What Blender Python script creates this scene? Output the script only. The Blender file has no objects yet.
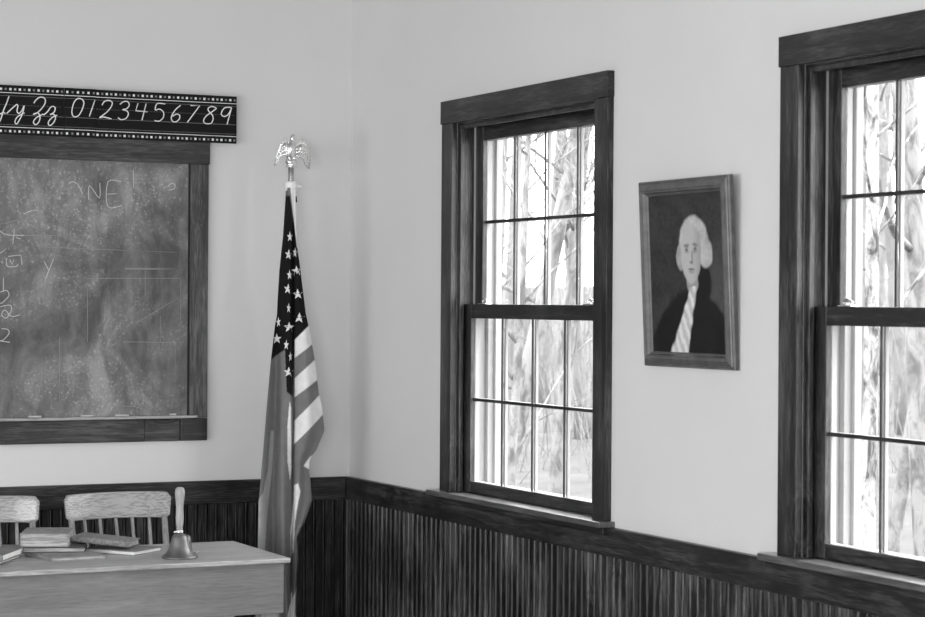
import bpy, math, random
from mathutils import Vector, Matrix, noise
SC = bpy.context.scene
COL = SC.collection
PI = math.pi

# ------------------------------------------------------------------ camera
cam_d = bpy.data.cameras.new('camera')
cam = bpy.data.objects.new('camera', cam_d)
COL.objects.link(cam)
cam.location = (-3.11297, -7.45509, 1.547)
_r = Vector((0.90154202, -0.43264082, 0.00662707))
_u = Vector((-0.00503506, 0.00482521, 0.99997568))
_f = Vector((0.43266227, 0.90155346, -0.00217176))
cam.rotation_euler = Matrix((_r, _u, -_f)).transposed().to_euler()
cam_d.sensor_width = 36
cam_d.lens = 84.11
cam_d.clip_end = 300
cam_d.dof.use_dof = True
cam_d.dof.focus_distance = 7.6
cam_d.dof.aperture_fstop = 9
SC.camera = cam
SC.view_settings.view_transform = 'Standard'
SC.view_settings.look = 'None'
SC.view_settings.gamma = 1
SC.view_settings.use_curve_mapping = False
SC.view_settings.exposure = 0.36

# ------------------------------------------------------------------ sky and fill light
w = bpy.data.worlds.new('overcast'); SC.world = w; w.use_nodes = True
w.node_tree.nodes['Background'].inputs[0].default_value = (1, 1, 1, 1)
w.node_tree.nodes['Background'].inputs[1].default_value = 5.5

def area(name, loc, target, sx, sy, power):
    l = bpy.data.lights.new(name, 'AREA'); l.shape = 'RECTANGLE'; l.size = sx; l.size_y = sy; l.energy = power
    o = bpy.data.objects.new(name, l); COL.objects.link(o); o.location = loc
    d = Vector(target) - Vector(loc); o.rotation_euler = d.to_track_quat('-Z', 'Y').to_euler(); return o
# added fill lamps standing in for daylight from unseen windows behind and beside the view
area('fill_left_front', (-6.7, -3.2, 1.35), (0, -2.2, 0.8), 3.4, 1.6, 112)
area('fill_left_rear', (-6.7, -6.5, 1.35), (0, -5.0, 0.9), 2.6, 1.5, 70)
area('fill_rear', (-4.4, -9.7, 1.4), (-1.6, 0, 0.7), 3.0, 1.4, 250)
area('fill_right_rear', (-0.15, -6.0, 1.6), (-3, -4.0, 0.4), 1.2, 1.4, 12)

# hazy high sun outside, over the window wall
sl = bpy.data.lights.new('hazy_sun', 'SUN'); sl.energy = 9.0; sl.angle = math.radians(7)
so_ = bpy.data.objects.new('hazy_sun', sl); COL.objects.link(so_); so_.location = (8, -2, 14)
so_.rotation_euler = Vector((-.42, .06, -.90)).to_track_quat('-Z', 'Y').to_euler()

# ------------------------------------------------------------------ materials
def g(v): return (v, v, v, 1)
class NT:
    def __init__(s, name):
        s.m = bpy.data.materials.new(name); s.m.use_nodes = True; s.t = s.m.node_tree; s.b = s.t.nodes['Principled BSDF']
    def n(s, typ, **k):
        o = s.t.nodes.new(typ)
        for a, v in k.items():
            if a.startswith('i_'):
                key = a[2:]; key = int(key) if key.isdigit() else key.replace('_', ' ')
                o.inputs[key].default_value = v
            else: setattr(o, a, v)
        return o
    def l(s, a, b): s.t.links.new(a, b)
    def math(s, op, a, b=None, clamp=False):
        o = s.t.nodes.new('ShaderNodeMath'); o.operation = op; o.use_clamp = clamp
        for i, v in enumerate((a, b)):
            if v is None: continue
            if isinstance(v, (int, float)): o.inputs[i].default_value = v
            else: s.l(v, o.inputs[i])
        return o.outputs[0]
    def ramp(s, fac, stops):
        o = s.t.nodes.new('ShaderNodeValToRGB'); cr = o.color_ramp
        while len(cr.elements) < len(stops): cr.elements.new(0.5)
        for e, (p, v) in zip(cr.elements, stops): e.position = p; e.color = g(v)
        s.l(fac, o.inputs[0]); return o.outputs[0]
    def mul(s, a, b, f=1.0, typ='MULTIPLY'):
        o = s.t.nodes.new('ShaderNodeMix'); o.data_type = 'RGBA'; o.blend_type = typ; o.inputs[0].default_value = f
        s.l(a, o.inputs[6]); s.l(b, o.inputs[7]) if not isinstance(b, tuple) else setattr(o.inputs[7], 'default_value', b)
        return o.outputs[2]

def plain(name, v, rough=0.6, metal=0.0, spec=0.5, bump=0, bscale=60, var=0.0, vscale=8):
    k = NT(name); k.b.inputs['Base Color'].default_value = g(v); k.b.inputs['Roughness'].default_value = rough
    k.b.inputs['Metallic'].default_value = metal; k.b.inputs['Specular IOR Level'].default_value = spec
    tc = k.n('ShaderNodeTexCoord')
    if var:
        nz = k.n('ShaderNodeTexNoise', i_Scale=vscale, i_Detail=6.0); k.l(tc.outputs['Object'], nz.inputs['Vector'])
        k.l(k.ramp(nz.outputs['Fac'], [(0.3, v * (1 - var)), (0.7, v * (1 + var))]), k.b.inputs['Base Color'])
    if bump:
        nz = k.n('ShaderNodeTexNoise', i_Scale=bscale, i_Detail=5.0); k.l(tc.outputs['Object'], nz.inputs['Vector'])
        bp = k.n('ShaderNodeBump', i_Strength=bump, i_Distance=0.002); k.l(nz.outputs['Fac'], bp.inputs['Height']); k.l(bp.outputs[0], k.b.inputs['Normal'])
    return k.m

def wood(name, lo, hi, axis, rough=0.35, streak=1.0, knots=True, fine=1.0, seed=0.0, contrast=1.0, coat=0.0, board=None):
    """grain runs along axis (0 x, 1 y, 2 z)"""
    k = NT(name)
    tc = k.n('ShaderNodeTexCoord')
    sc = [1.0, 1.0, 1.0]; sc[axis] = 0.07
    mp = k.n('ShaderNodeMapping'); mp.inputs['Scale'].default_value = sc; mp.inputs['Location'].default_value = (seed, seed * .7, seed * 1.3)
    k.l(tc.outputs['Object'], mp.inputs[0])
    # knots warp the grain
    kv = [6.0, 6.0, 6.0]; kv[axis] = 2.4
    mk = k.n('ShaderNodeMapping'); mk.inputs['Scale'].default_value = kv; mk.inputs['Location'].default_value = (seed * 3 + .37, seed + .11, seed * 2 + .73)
    k.l(tc.outputs['Object'], mk.inputs[0])
    vo = k.n('ShaderNodeTexVoronoi', i_Scale=1.0); k.l(mk.outputs[0], vo.inputs['Vector'])
    dist = vo.outputs['Distance']
    near = k.math('SUBTRACT', 1.0, k.math('MULTIPLY', dist, 3.2), True)
    near = k.math('MULTIPLY', near, near)
    add = k.n('ShaderNodeVectorMath', operation='ADD'); k.l(mp.outputs[0], add.inputs[0])
    cmb = k.n('ShaderNodeCombineXYZ')
    off = k.math('MULTIPLY', near, 0.09 if knots else 0.0)
    for i in range(3): k.l(off, cmb.inputs[i])
    k.l(cmb.outputs[0], add.inputs[1])
    n1 = k.n('ShaderNodeTexNoise', i_Scale=38.0, i_Detail=8.0, i_Roughness=0.68, i_Distortion=0.6); k.l(add.outputs[0], n1.inputs['Vector'])
    n2 = k.n('ShaderNodeTexNoise', i_Scale=240.0, i_Detail=3.0, i_Roughness=0.6); k.l(add.outputs[0], n2.inputs['Vector'])
    n3 = k.n('ShaderNodeTexNoise', i_Scale=4.0, i_Detail=3.0); k.l(tc.outputs['Object'], n3.inputs['Vector'])
    a = k.math('ADD', k.math('MULTIPLY', n1.outputs['Fac'], 0.62 * streak), k.math('MULTIPLY', n2.outputs['Fac'], 0.50 * fine))
    a = k.math('ADD', a, k.math('MULTIPLY', n3.outputs['Fac'], 0.28))
    tot = (0.62 * streak + 0.50 * fine + 0.28) * 0.5
    wd = 0.118 / contrast
    c = k.ramp(a, [(tot - wd, lo), (tot, (lo * hi) ** .5 * 1.0), (tot + wd, hi)])
    if knots:
        km = k.n('ShaderNodeMapRange', i_1=0.08, i_2=0.20, i_3=0.10, i_4=1.0); k.l(dist, km.inputs[0])
        ring = k.math('SINE', k.math('MULTIPLY', dist, 90.0))
        rm = k.math('MULTIPLY', k.math('MULTIPLY', ring, near), 0.9)
        f = k.math('ADD', km.outputs[0], rm, True)
        o = k.n('ShaderNodeCombineColor')
        for i in range(3): k.l(f, o.inputs[i])
        c = k.mul(c, o.outputs[0])
    if board:
        # tone changes from board to board: (axis, width, amount)
        ax, bw, amt = board
        sp = k.n('ShaderNodeSeparateXYZ'); k.l(tc.outputs['Object'], sp.inputs[0])
        cell = k.math('FLOOR', k.math('DIVIDE', sp.outputs[ax], bw))
        wn = k.n('ShaderNodeTexWhiteNoise', noise_dimensions='1D'); k.l(cell, wn.inputs['W'])
        v = k.math('ADD', k.math('MULTIPLY', wn.outputs['Value'], amt), 1 - amt)
        o = k.n('ShaderNodeCombineColor')
        for i in range(3): k.l(v, o.inputs[i])
        c = k.mul(c, o.outputs[0])
    k.l(c, k.b.inputs['Base Color'])
    k.b.inputs['Roughness'].default_value = rough
    k.b.inputs['Coat Weight'].default_value = coat; k.b.inputs['Coat Roughness'].default_value = 0.25
    bp = k.n('ShaderNodeBump', i_Strength=0.25, i_Distance=0.0015); k.l(a, bp.inputs['Height']); k.l(bp.outputs[0], k.b.inputs['Normal'])
    return k.m

M = {}
M['plaster'] = plain('plaster', 0.66, 0.85, spec=0.2, bump=0.25, bscale=35, var=0.02, vscale=2.5)
M['ceiling'] = plain('ceiling paint', 0.5, 0.9)
M['floor'] = wood('floor boards', 0.20, 0.42, 1, 0.45, knots=False, board=(0, .09, .4))
M['trim_x'] = wood('dark pine along x', 0.0022, 0.0551, 0, 0.38, seed=1.3)
M['trim_y'] = wood('dark pine along y', 0.0025, 0.0551, 1, 0.36, seed=4.1)
M['trim_z'] = wood('dark pine upright', 0.0032, 0.0680, 2, 0.36, seed=2.2)
M['bead_x'] = wood('dark beadboard back', 0.0015, 0.0660, 2, 0.40, seed=3.4, contrast=1.6, board=(0, .0762, .55))
M['bead_y'] = wood('dark beadboard side', 0.0023, 0.1056, 2, 0.38, seed=6.4, contrast=1.6, board=(1, .0762, .45))
M['board_frame_x'] = wood('board frame along x', 0.0098, 0.0800, 0, 0.45, seed=7.1)
M['board_frame_z'] = wood('board frame upright', 0.0126, 0.1040, 2, 0.45, seed=8.1)
M['sill_wood'] = wood('varnished sill', 0.03, 0.13, 1, 0.32, seed=4.9, knots=False, coat=1.0)
M['sill_wood'].node_tree.nodes['Principled BSDF'].inputs['Coat Roughness'].default_value = 0.30
M['oak_x'] = wood('pale oak along x', 0.22, 0.36, 0, 0.26, knots=False, coat=.5, seed=2.7, fine=2.2, contrast=.8)
M['oak_z'] = wood('pale oak upright', 0.24, 0.46, 2, 0.33, knots=False, seed=3.9)
M['desk_x'] = wood('desk wood along x', 0.18, 0.31, 0, 0.28, knots=False, seed=5.5, contrast=.7)
M['desk_top'] = wood('brightened desk top', 0.24, 0.58, 0, 0.45, knots=False, seed=9.5, contrast=.9, coat=1.0)  # paler than the apron: reflected room light put into the colour
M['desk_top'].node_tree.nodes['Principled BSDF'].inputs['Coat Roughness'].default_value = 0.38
M['desk_z'] = wood('desk wood upright', 0.21, 0.36, 2, 0.4, knots=False, seed=5.9, contrast=.7)
M['handle_wood'] = wood('bell handle wood', 0.28, 0.45, 2, 0.3, knots=False, seed=6.9, contrast=.7)
M['frame_wood'] = plain('picture frame wood', 0.085, 0.35, var=.3, vscale=30)
M['bell_metal'] = plain('aged bronze', 0.20, 0.45, metal=0.8, var=.25, vscale=25)
M['silver'] = plain('bright plated metal', 0.85, 0.22, metal=1.0, bump=.5, bscale=260)
M['pole_metal'] = plain('polished pole metal', 0.7, 0.2, metal=0.9)
M['white_plastic'] = plain('white plastic', 0.85, 0.4)
M['flag_white'] = plain('flag white cloth', 0.72, 0.75, spec=.2, bump=.3, bscale=400)
M['flag_grey'] = plain('flag mid grey cloth', 0.20, 0.75, spec=.2, bump=.3, bscale=400, var=.08, vscale=30)
M['flag_dark'] = plain('flag dark cloth', 0.012, 0.9, spec=.05)
M['page'] = wood('book page edges', 0.24, 0.52, 0, 0.8, knots=False, fine=1.8, seed=11.0)
M['page_white'] = plain('white book page edges', 0.80, 0.8, var=.08, vscale=160)
M['cover_tan'] = plain('tan book cloth', 0.26, 0.6, var=.25, vscale=40)
M['cover_mid'] = plain('mid grey book cloth', 0.20, 0.6, var=.2, vscale=40)
M['cover_dark'] = plain('dark book cloth', 0.06, 0.6, var=.2, vscale=40)
M['cover_worn'] = plain('worn speckled book cloth', 0.22, 0.75, var=.4, vscale=120, bump=.5, bscale=200)
M['card'] = plain('black card', 0.008, 0.6, spec=.15, var=.3, vscale=10)
M['card_white'] = plain('white print', 0.80, 0.6)
M['card_dim'] = plain('grey print', 0.22, 0.6)
M['chalk'] = plain('white chalk', 0.52, 0.9)
M['chalk_smear'] = plain('smeared chalk', .24, .9, spec=.1)
M['chalk_faint'] = plain('faint chalk', 0.26, 0.9)
M['exterior_white'] = plain('white exterior paint', 0.36, 0.6)
M['gap'] = plain('black gap', 0.01, 0.8)

# slate with smeared chalk dust
k = NT('chalky slate'); tc = k.n('ShaderNodeTexCoord')
n1 = k.n('ShaderNodeTexNoise', i_Scale=3.2, i_Detail=8.0, i_Roughness=.62, i_Distortion=1.2); k.l(tc.outputs['Object'], n1.inputs['Vector'])
n2 = k.n('ShaderNodeTexNoise', i_Scale=95.0, i_Detail=4.0, i_Roughness=.75); k.l(tc.outputs['Object'], n2.inputs['Vector'])
mp = k.n('ShaderNodeMapping'); mp.inputs['Scale'].default_value = (2.6, 1, 1.0); mp.inputs['Rotation'].default_value = (0, .35, 0); k.l(tc.outputs['Object'], mp.inputs[0])
n3 = k.n('ShaderNodeTexNoise', i_Scale=5.0, i_Detail=9.0, i_Roughness=.7, i_Distortion=.8); k.l(mp.outputs[0], n3.inputs['Vector'])
s = k.math('ADD', k.math('MULTIPLY', n1.outputs['Fac'], .45), k.math('MULTIPLY', n3.outputs['Fac'], .35))
base = k.ramp(s, [(.31, .09), (.41, .175), (.50, .30)])
dens = k.math('MULTIPLY', k.math('SUBTRACT', n2.outputs['Fac'], .545), 9.0, True)
area_m = k.math('MULTIPLY', k.math('SUBTRACT', n1.outputs['Fac'], .40), 5.0, True)
sp = k.math('MULTIPLY', dens, area_m)
o = k.n('ShaderNodeMix'); o.data_type = 'RGBA'; k.l(sp, o.inputs[0]); k.l(base, o.inputs[6]); o.inputs[7].default_value = g(.42)
k.l(o.outputs[2], k.b.inputs['Base Color']); k.b.inputs['Roughness'].default_value = .8; k.b.inputs['Specular IOR Level'].default_value = .2
M['slate'] = k.m

# window glass: clear with a faint mirror
k = NT('window glass'); k.t.nodes.remove(k.b)
tr = k.n('ShaderNodeBsdfTransparent'); gl = k.n('ShaderNodeBsdfGlossy', i_Roughness=0.02); lw = k.n('ShaderNodeLayerWeight', i_Blend=0.5)
fz_ = k.math('ADD', k.math('MULTIPLY', k.math('POWER', lw.outputs['Facing'], 4.0), .25), .02)
mx = k.n('ShaderNodeMixShader'); k.l(fz_, mx.inputs[0]); k.l(tr.outputs[0], mx.inputs[1]); k.l(gl.outputs[0], mx.inputs[2])
k.l(mx.outputs[0], k.t.nodes['Material Output'].inputs[0]); M['glass'] = k.m

def bark(name, lo, hi, scale):
    k = NT(name); tc = k.n('ShaderNodeTexCoord')
    mp = k.n('ShaderNodeMapping'); mp.inputs['Scale'].default_value = (1, 1, .45); k.l(tc.outputs['Object'], mp.inputs[0])
    n = k.n('ShaderNodeTexNoise', i_Scale=scale, i_Detail=6.0, i_Roughness=.7, i_Distortion=.8); k.l(mp.outputs[0], n.inputs['Vector'])
    k.l(k.ramp(n.outputs['Fac'], [(.38, lo), (.47, (lo + hi) * .45), (.56, hi)]), k.b.inputs['Base Color']); k.b.inputs['Roughness'].default_value = .9
    return k.m
M['bark'] = bark('grey bark', .07, .20, 9)
M['bark_pale'] = bark('patchy pale bark', .035, .33, 11)
M['bark_far'] = bark('distant bark', .12, .19, 5)
M['leaf_litter'] = plain('leaf litter', .05, .95, var=.35, vscale=2.2)

# ------------------------------------------------------------------ mesh helpers
class MB:
    def __init__(s): s.v = []; s.f = []; s.m = []; s.smooth = []
    def add(s, vs, fs, mi=0, sm=False):
        o = len(s.v); s.v += [tuple(p) for p in vs]
        for f in fs: s.f.append(tuple(i + o for i in f)); s.m.append(mi); s.smooth.append(sm)
    def box(s, a, b, mi=0, mat=None):
        x0, y0, z0 = a; x1, y1, z1 = b
        vs = [Vector(p) for p in ((x0,y0,z0),(x1,y0,z0),(x1,y1,z0),(x0,y1,z0),(x0,y0,z1),(x1,y0,z1),(x1,y1,z1),(x0,y1,z1))]
        if mat: vs = [mat @ p for p in vs]
        s.add(vs, [(0,3,2,1),(4,5,6,7),(0,1,5,4),(1,2,6,5),(2,3,7,6),(3,0,4,7)], mi); return s
    def tube(s, pts, rad, n=8, mi=0, flat=None, cap=True, sm=True):
        pts = [Vector(p) for p in pts]; N = len(pts)
        if not hasattr(rad, '__len__'): rad = [rad] * N
        rings = []; t0 = (pts[1] - pts[0]).normalized()
        ref = Vector((0, 0, 1)) if abs(t0.z) < .9 else Vector((1, 0, 0))
        a = t0.cross(ref).normalized()
        for i in range(N):
            t = (pts[min(i+1, N-1)] - pts[max(i-1, 0)])
            t = t.normalized() if t.length > 1e-9 else t0
            a = (a - t * a.dot(t)); a = a.normalized() if a.length > 1e-6 else t.orthogonal().normalized(); b = t.cross(a)
            ring = []
            for j in range(n):
                q = 2 * PI * j / n; p = pts[i] + (a * math.cos(q) + b * math.sin(q)) * rad[i]
                if flat is not None: p.y = pts[i].y + (p.y - pts[i].y) * flat
                ring.append(p)
            rings.append(ring)
        vs = [p for r_ in rings for p in r_]; fs = []
        for i in range(N - 1):
            for j in range(n):
                fs.append((i*n+j, i*n+(j+1) % n, (i+1)*n+(j+1) % n, (i+1)*n+j))
        if cap: fs.append(tuple(range(n))[::-1]); fs.append(tuple((N-1)*n + j for j in range(n)))
        s.add(vs, fs, mi, sm); return s
    def lathe(s, prof, c=(0, 0, 0), n=32, mi=0, sm=True):
        vs = []; fs = []
        for r_, z in prof:
            for j in range(n):
                q = 2 * PI * j / n; vs.append((c[0] + r_ * math.cos(q), c[1] + r_ * math.sin(q), c[2] + z))
        for i in range(len(prof) - 1):
            for j in range(n): fs.append((i*n+j, i*n+(j+1) % n, (i+1)*n+(j+1) % n, (i+1)*n+j))
        s.add(vs, fs, mi, sm); return s
    def build(s, name, mats, parent=None, bevel=0.0, loc=None):
        me = bpy.data.meshes.new(name); me.from_pydata(s.v, [], s.f)
        if not isinstance(mats, (list, tuple)): mats = [mats]
        for m_ in mats: me.materials.append(m_)
        me.polygons.foreach_set('material_index', s.m); me.polygons.foreach_set('use_smooth', s.smooth); me.update()
        o = bpy.data.objects.new(name, me); COL.objects.link(o)
        if parent: o.parent = parent
        if loc: o.location = loc
        if bevel:
            md = o.modifiers.new('bevel', 'BEVEL'); md.width = bevel; md.segments = 2; md.limit_method = 'ANGLE'
        return o
def bx(name, a, b, m, parent=None, bevel=0.0015): return MB().box(a, b).build(name, m, parent, bevel)
def empty(name, loc=(0, 0, 0), rz=0):
    o = bpy.data.objects.new(name, None); COL.objects.link(o); o.location = loc; o.rotation_euler = (0, 0, rz); o.empty_display_size = .1; return o
def tag(o, label=None, cat=None, group=None, kind=None):
    if label: o['label'] = label
    if cat: o['category'] = cat
    if group: o['group'] = group
    if kind: o['kind'] = kind
    return o
def copy_tree(o, parent=None):
    c = o.copy(); COL.objects.link(c)
    if parent: c.parent = parent
    for ch in list(o.children): copy_tree(ch, c)
    return c
def smooth_path(pts, k=4):
    out = []; n = len(pts)
    for i in range(n - 1):
        p0 = Vector(pts[max(i-1, 0)]); p1 = Vector(pts[i]); p2 = Vector(pts[i+1]); p3 = Vector(pts[min(i+2, n-1)])
        for j in range(k):
            t = j / k
            out.append(.5 * ((2*p1) + (p2-p0)*t + (2*p0-5*p1+4*p2-p3)*t*t + (3*p1-p0-3*p2+p3)*t**3))
    out.append(Vector(pts[-1])); return out

# ------------------------------------------------------------------ the room
WX0, WY0, HC = -6.9, -9.9, 3.2
WT = 0.14
# window geometry along the right wall (x = 0): centre s, half opening .4885
WINS = [-1.409, -3.432]
HO, ZO0, ZO1 = 0.4885, 0.905, 2.151
floor = bx('floor', (WX0, WY0, -.1), (0, 0, 0), M['floor'], bevel=0); tag(floor, 'brown board floor below the frame', 'floor', kind='structure')
ce = bx('ceiling', (WX0, WY0, HC), (0, 0, HC + .1), M['ceiling'], bevel=0); tag(ce, 'pale ceiling', 'ceiling', kind='structure')
wb = bx('wall_back', (WX0 - WT, 0, -.1), (WT, WT, HC + .1), M['plaster'], bevel=0); tag(wb, 'pale plaster wall behind the blackboard', 'wall', kind='structure')
wl = bx('wall_left', (WX0 - WT, WY0, -.1), (WX0, 0, HC + .1), M['plaster'], bevel=0); tag(wl, 'pale plaster wall on the left', 'wall', kind='structure')
wf = bx('wall_front', (WX0 - WT, WY0 - WT, -.1), (WT, WY0, HC + .1), M['plaster'], bevel=0); tag(wf, 'pale plaster wall behind the viewer', 'wall', kind='structure')
b = MB(); ys = [0]
for s in WINS: ys += [s + HO, s - HO]
ys.append(WY0)
for i in range(0, len(ys), 2): b.box((0, ys[i+1], -.1), (WT, ys[i], HC + .1))
for s in WINS:
    b.box((0, s - HO, -.1), (WT, s + HO, ZO0)); b.box((0, s - HO, ZO1), (WT, s + HO, HC + .1))
wr = b.build('wall_right', M['plaster']); tag(wr, 'pale plaster wall with two tall windows', 'wall', kind='structure')

# wainscot: beaded boards with real grooves, and a cap rail
ZR0, ZR1 = 0.817, 0.901
def beadboard(length, z0, z1, along_x):
    """profile swept upwards: flat, groove, bead, groove ... every 38 mm"""
    pr = []; pitch = .0381; n = int(length / pitch)
    for i in range(n + 1):
        a = i * pitch
        for du, dv in ((0, .010), (.0225, .010), (.0245, .0035), (.0265, .0085), (.0295, .0115), (.0325, .0085), (.0345, .0035), (.0365, .010)):
            if a + du <= length: pr.append((a + du, dv))
    vs = []
    for u_, v_ in pr:
        for z in (z0, z1): vs.append((-u_, -v_, z) if along_x else (-v_, -u_, z))
    fs = []
    for i in range(len(pr) - 1):
        q = (2*i, 2*i+2, 2*i+3, 2*i+1); fs.append(q if not along_x else q[::-1])
    b = MB(); b.add(vs, fs)
    b.box((-length, -.003, z0), (0, 0, z1)) if along_x else b.box((-.003, -length, z0), (0, 0, z1))
    return b
o = beadboard(6.88, .14, ZR0 + .01, True).build('trim_1', M['bead_x']); tag(o, 'dark beaded board panelling under the rail of the back wall', 'panelling', kind='structure')
o = beadboard(9.85, .14, ZR0 + .01, False).build('trim_2', M['bead_y']); tag(o, 'dark beaded board panelling under the rail of the window wall', 'panelling', kind='structure')
o = bx('trim_3', (-6.88, -.021, ZR0), (-.022, 0, ZR1), M['trim_x'], bevel=.002); tag(o, 'dark knotty rail capping the panelling of the back wall', 'rail', kind='structure')
o = bx('trim_4', (-.021, -9.85, ZR0), (0, 0, ZR1), M['trim_y'], bevel=.002); tag(o, 'dark knotty rail capping the panelling of the window wall', 'rail', kind='structure')
o = bx('baseboard_back', (-6.88, -.02, 0), (0, 0, .14), M['trim_x']); tag(o, 'dark baseboard of the back wall', 'baseboard', kind='structure')
o = bx('baseboard_right', (-.02, -9.85, 0), (0, -.02, .14), M['trim_y']); tag(o, 'dark baseboard of the window wall', 'baseboard', kind='structure')
o = bx('trim_5', (-.017, -.017, .14), (0, 0, ZR0), M['trim_z'], bevel=.004); tag(o, 'slim dark upright strip in the corner of the panelling', 'trim', kind='structure')

def window(idx, s, label):
    L, R_ = s + HO, s - HO          # far and near edges of the opening (y)
    root = empty('window_%d' % idx, (0, s, ZO0)); tag(root, label, 'window', kind='structure')
    def P(name, a, b_, m, bevel=.0015):
        return MB().box((a[0], a[1] - s, a[2] - ZO0), (b_[0], b_[1] - s, b_[2] - ZO0)).build(name, m, root, bevel)
    cw, ct = .080, .021
    top = 2.151; head = 2.228
    P('side_casing', (-ct, L, .918), (0, L + cw, top), M['trim_z'])
    P('side_casing', (-ct, R_ - cw, .918), (0, R_, top), M['trim_z'])
    P('head_casing', (-ct - .004, R_ - cw - .003, top), (0, L + cw + .003, head), M['trim_y'])
    # sill (stool) with its small moulding
    P('sill', (-.052, R_ - cw - .022, .900), (.068, L + cw + .045, .918), M['sill_wood'], .003)
    P('sill_moulding', (-.036, R_ - cw - .012, .880), (-.020, L + cw + .035, .900), M['trim_y'], .003)
    # jambs
    jb = MB()
    for (y0, y1) in ((L - .004, L + .02), (R_ - .02, R_ + .004)):
        pass
    P('jamb', (0, L - .006, .918), (.060, L, top), M['trim_z'], .0005)
    P('jamb', (0, R_, .918), (.060, R_ + .006, top), M['trim_z'], .0005)
    P('outer_jamb', (.060, L - .006, .918), (.1065, L, top), M['exterior_white'], .0005)
    P('outer_jamb', (.060, R_, .918), (.1065, R_ + .006, top), M['exterior_white'], .0005)
    P('head_jamb', (0, R_, top - .006), (.105, L, top), M['trim_y'], .0005)
    st = MB()
    for y0, y1 in ((L - .019, L - .006), (R_ + .006, R_ + .019)): st.box((0.004, y0 - s, .918 - ZO0), (.020, y1 - s, top - .006 - ZO0))
    st.box((.004, R_ + .019 - s, top - .020 - ZO0), (.020, L - .019 - s, top - .006 - ZO0))
    st.build('window_stop', M['trim_z'], root, .002)
    # white outer frame
    ex = MB()
    for y0, y1 in ((L - .026, L), (R_, R_ + .026)): ex.box((.107, y0 - s, .905 - ZO0), (.150, y1 - s, top - ZO0))
    for y0, y1 in ((L - .040, L - .026), (R_ + .026, R_ + .040)): ex.box((.128, y0 - s, .905 - ZO0), (.150, y1 - s, top - ZO0))
    ex.box((.107, R_ - s, top - .02 - ZO0), (.150, L - s, top - ZO0)); ex.box((.107, R_ - s, 0), (.19, L - s, .03))
    ex.box((.14, L - s, -.05), (.165, L + .1 - s, top + .1 - ZO0)); ex.box((.14, R_ - .1 - s, -.05), (.165, R_ - s, top + .1 - ZO0)); ex.box((.14, R_ - s, top - ZO0), (.165, L - s, top + .1 - ZO0))
    ex.build('outer_frame', M['exterior_white'], root, .002)
    GL, GR = s + .4265, s - .4265   # glass edges
    def sash(name, x0, x1, z0, z1, gz0, gz1, zm):
        y0, y1 = R_ + .007, L - .007
        def rim(xa, xb):
            b = MB()
            b.box((xa, GL - s, z0 - ZO0), (xb, y1 - s, z1 - ZO0)); b.box((xa, y0 - s, z0 - ZO0), (xb, GR - s, z1 - ZO0))
            b.box((xa, GR - s, z0 - ZO0), (xb, GL - s, gz0 - ZO0), 1); b.box((xa, GR - s, gz1 - ZO0), (xb, GL - s, z1 - ZO0), 1); return b
        so = rim(x0, x0 + .016).build(name, [M['trim_z'], M['trim_y']], root, .0015)
        rim(x0 + .016, x1).build('outer_sash_face', [M['exterior_white'], M['exterior_white']], so)
        xm = x0 + .017
        for j in (-1, 0, 1):
            yc = j * .213
            m = MB(); m.box((x0 + .008, yc - .0036, gz0 - ZO0), (x0 + .0130, yc + .0036, gz1 - ZO0))
            m.box((x0 + .0195, yc - .0045, gz0 - ZO0), (x1 - .004, yc + .0045, gz1 - ZO0), 1); m.build('muntin', [M['trim_z'], M['exterior_white']], so, .0008)
        m = MB(); m.box((x0 + .0075, GR - s, zm - .005 - ZO0), (x0 + .0145, GL - s, zm + .005 - ZO0))
        m.box((x0 + .0195, GR - s, zm - .005 - ZO0), (x1 - .004, GL - s, zm + .005 - ZO0), 1); m.build('muntin', [M['trim_y'], M['exterior_white']], so, .0008)
        m = MB(); m.box((xm - .0015, GR - s, gz0 - ZO0), (xm + .0015, GL - s, gz1 - ZO0)); m.build('glass', M['glass'], so)
        return so
    lo = sash('lower_sash', .025, .058, .920, 1.546, .957, 1.499, 1.229)
    hi = sash('upper_sash', .066, .100, 1.502, 2.143, 1.543, 2.092, 1.820)
    for yc in (.36, -.36 + .0):
        m = MB(); m.box((.030, yc - .028, 1.546 - ZO0), (.054, yc + .028, 1.550 - ZO0))
        m.tube([(.042, yc - .02, 1.556 - ZO0), (.042, yc, 1.562 - ZO0), (.046, yc + .024, 1.556 - ZO0)], [.004, .006, .003], 8)
        m.build('sash_lock', M['silver'], lo, .001)
    return root
window(1, WINS[0], 'dark framed sash window between the flag and the portrait')
window(2, WINS[1], 'dark framed sash window right of the portrait')

# ------------------------------------------------------------------ blackboard
XR = -.565
bb = empty('blackboard', (-1.45, 0, 1.048)); tag(bb, 'large slate blackboard in a brown wooden frame, dusty with chalk', 'blackboard')
def PB(name, a, b_, m, bevel=.002):
    return MB().box((a[0] + 1.45, a[1], a[2] - 1.048), (b_[0] + 1.45, b_[1], b_[2] - 1.048)).build(name, m, bb, bevel)
XL = -2.40
PB('slate', (XL + .05, -.008, 1.12), (-.62, 0, 2.06), M['slate'], 0)
PB('frame_top', (XL, -.024, 2.044), (XR + .004, 0, 2.134), M['board_frame_x'])
PB('frame_side', (-.633, -.022, 1.130), (XR, 0, 2.044), M['board_frame_z'])
PB('frame_side', (XL, -.022, 1.130), (XL + .075, 0, 2.044), M['board_frame_z'])
PB('frame_bottom', (XL, -.022, 1.048), (-.799, 0, 1.128), M['board_frame_x'])
PB('frame_bottom', (-.797, -.019, 1.048), (-.667, 0, 1.128), M['board_frame_x'])
PB('frame_bottom', (-.665, -.022, 1.048), (XR, 0, 1.128), M['trim_x'])
PB('chalk_ledge', (XL + .01, -.050, 1.130), (-.610, -.004, 1.141), M['oak_x'], .003)
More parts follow.
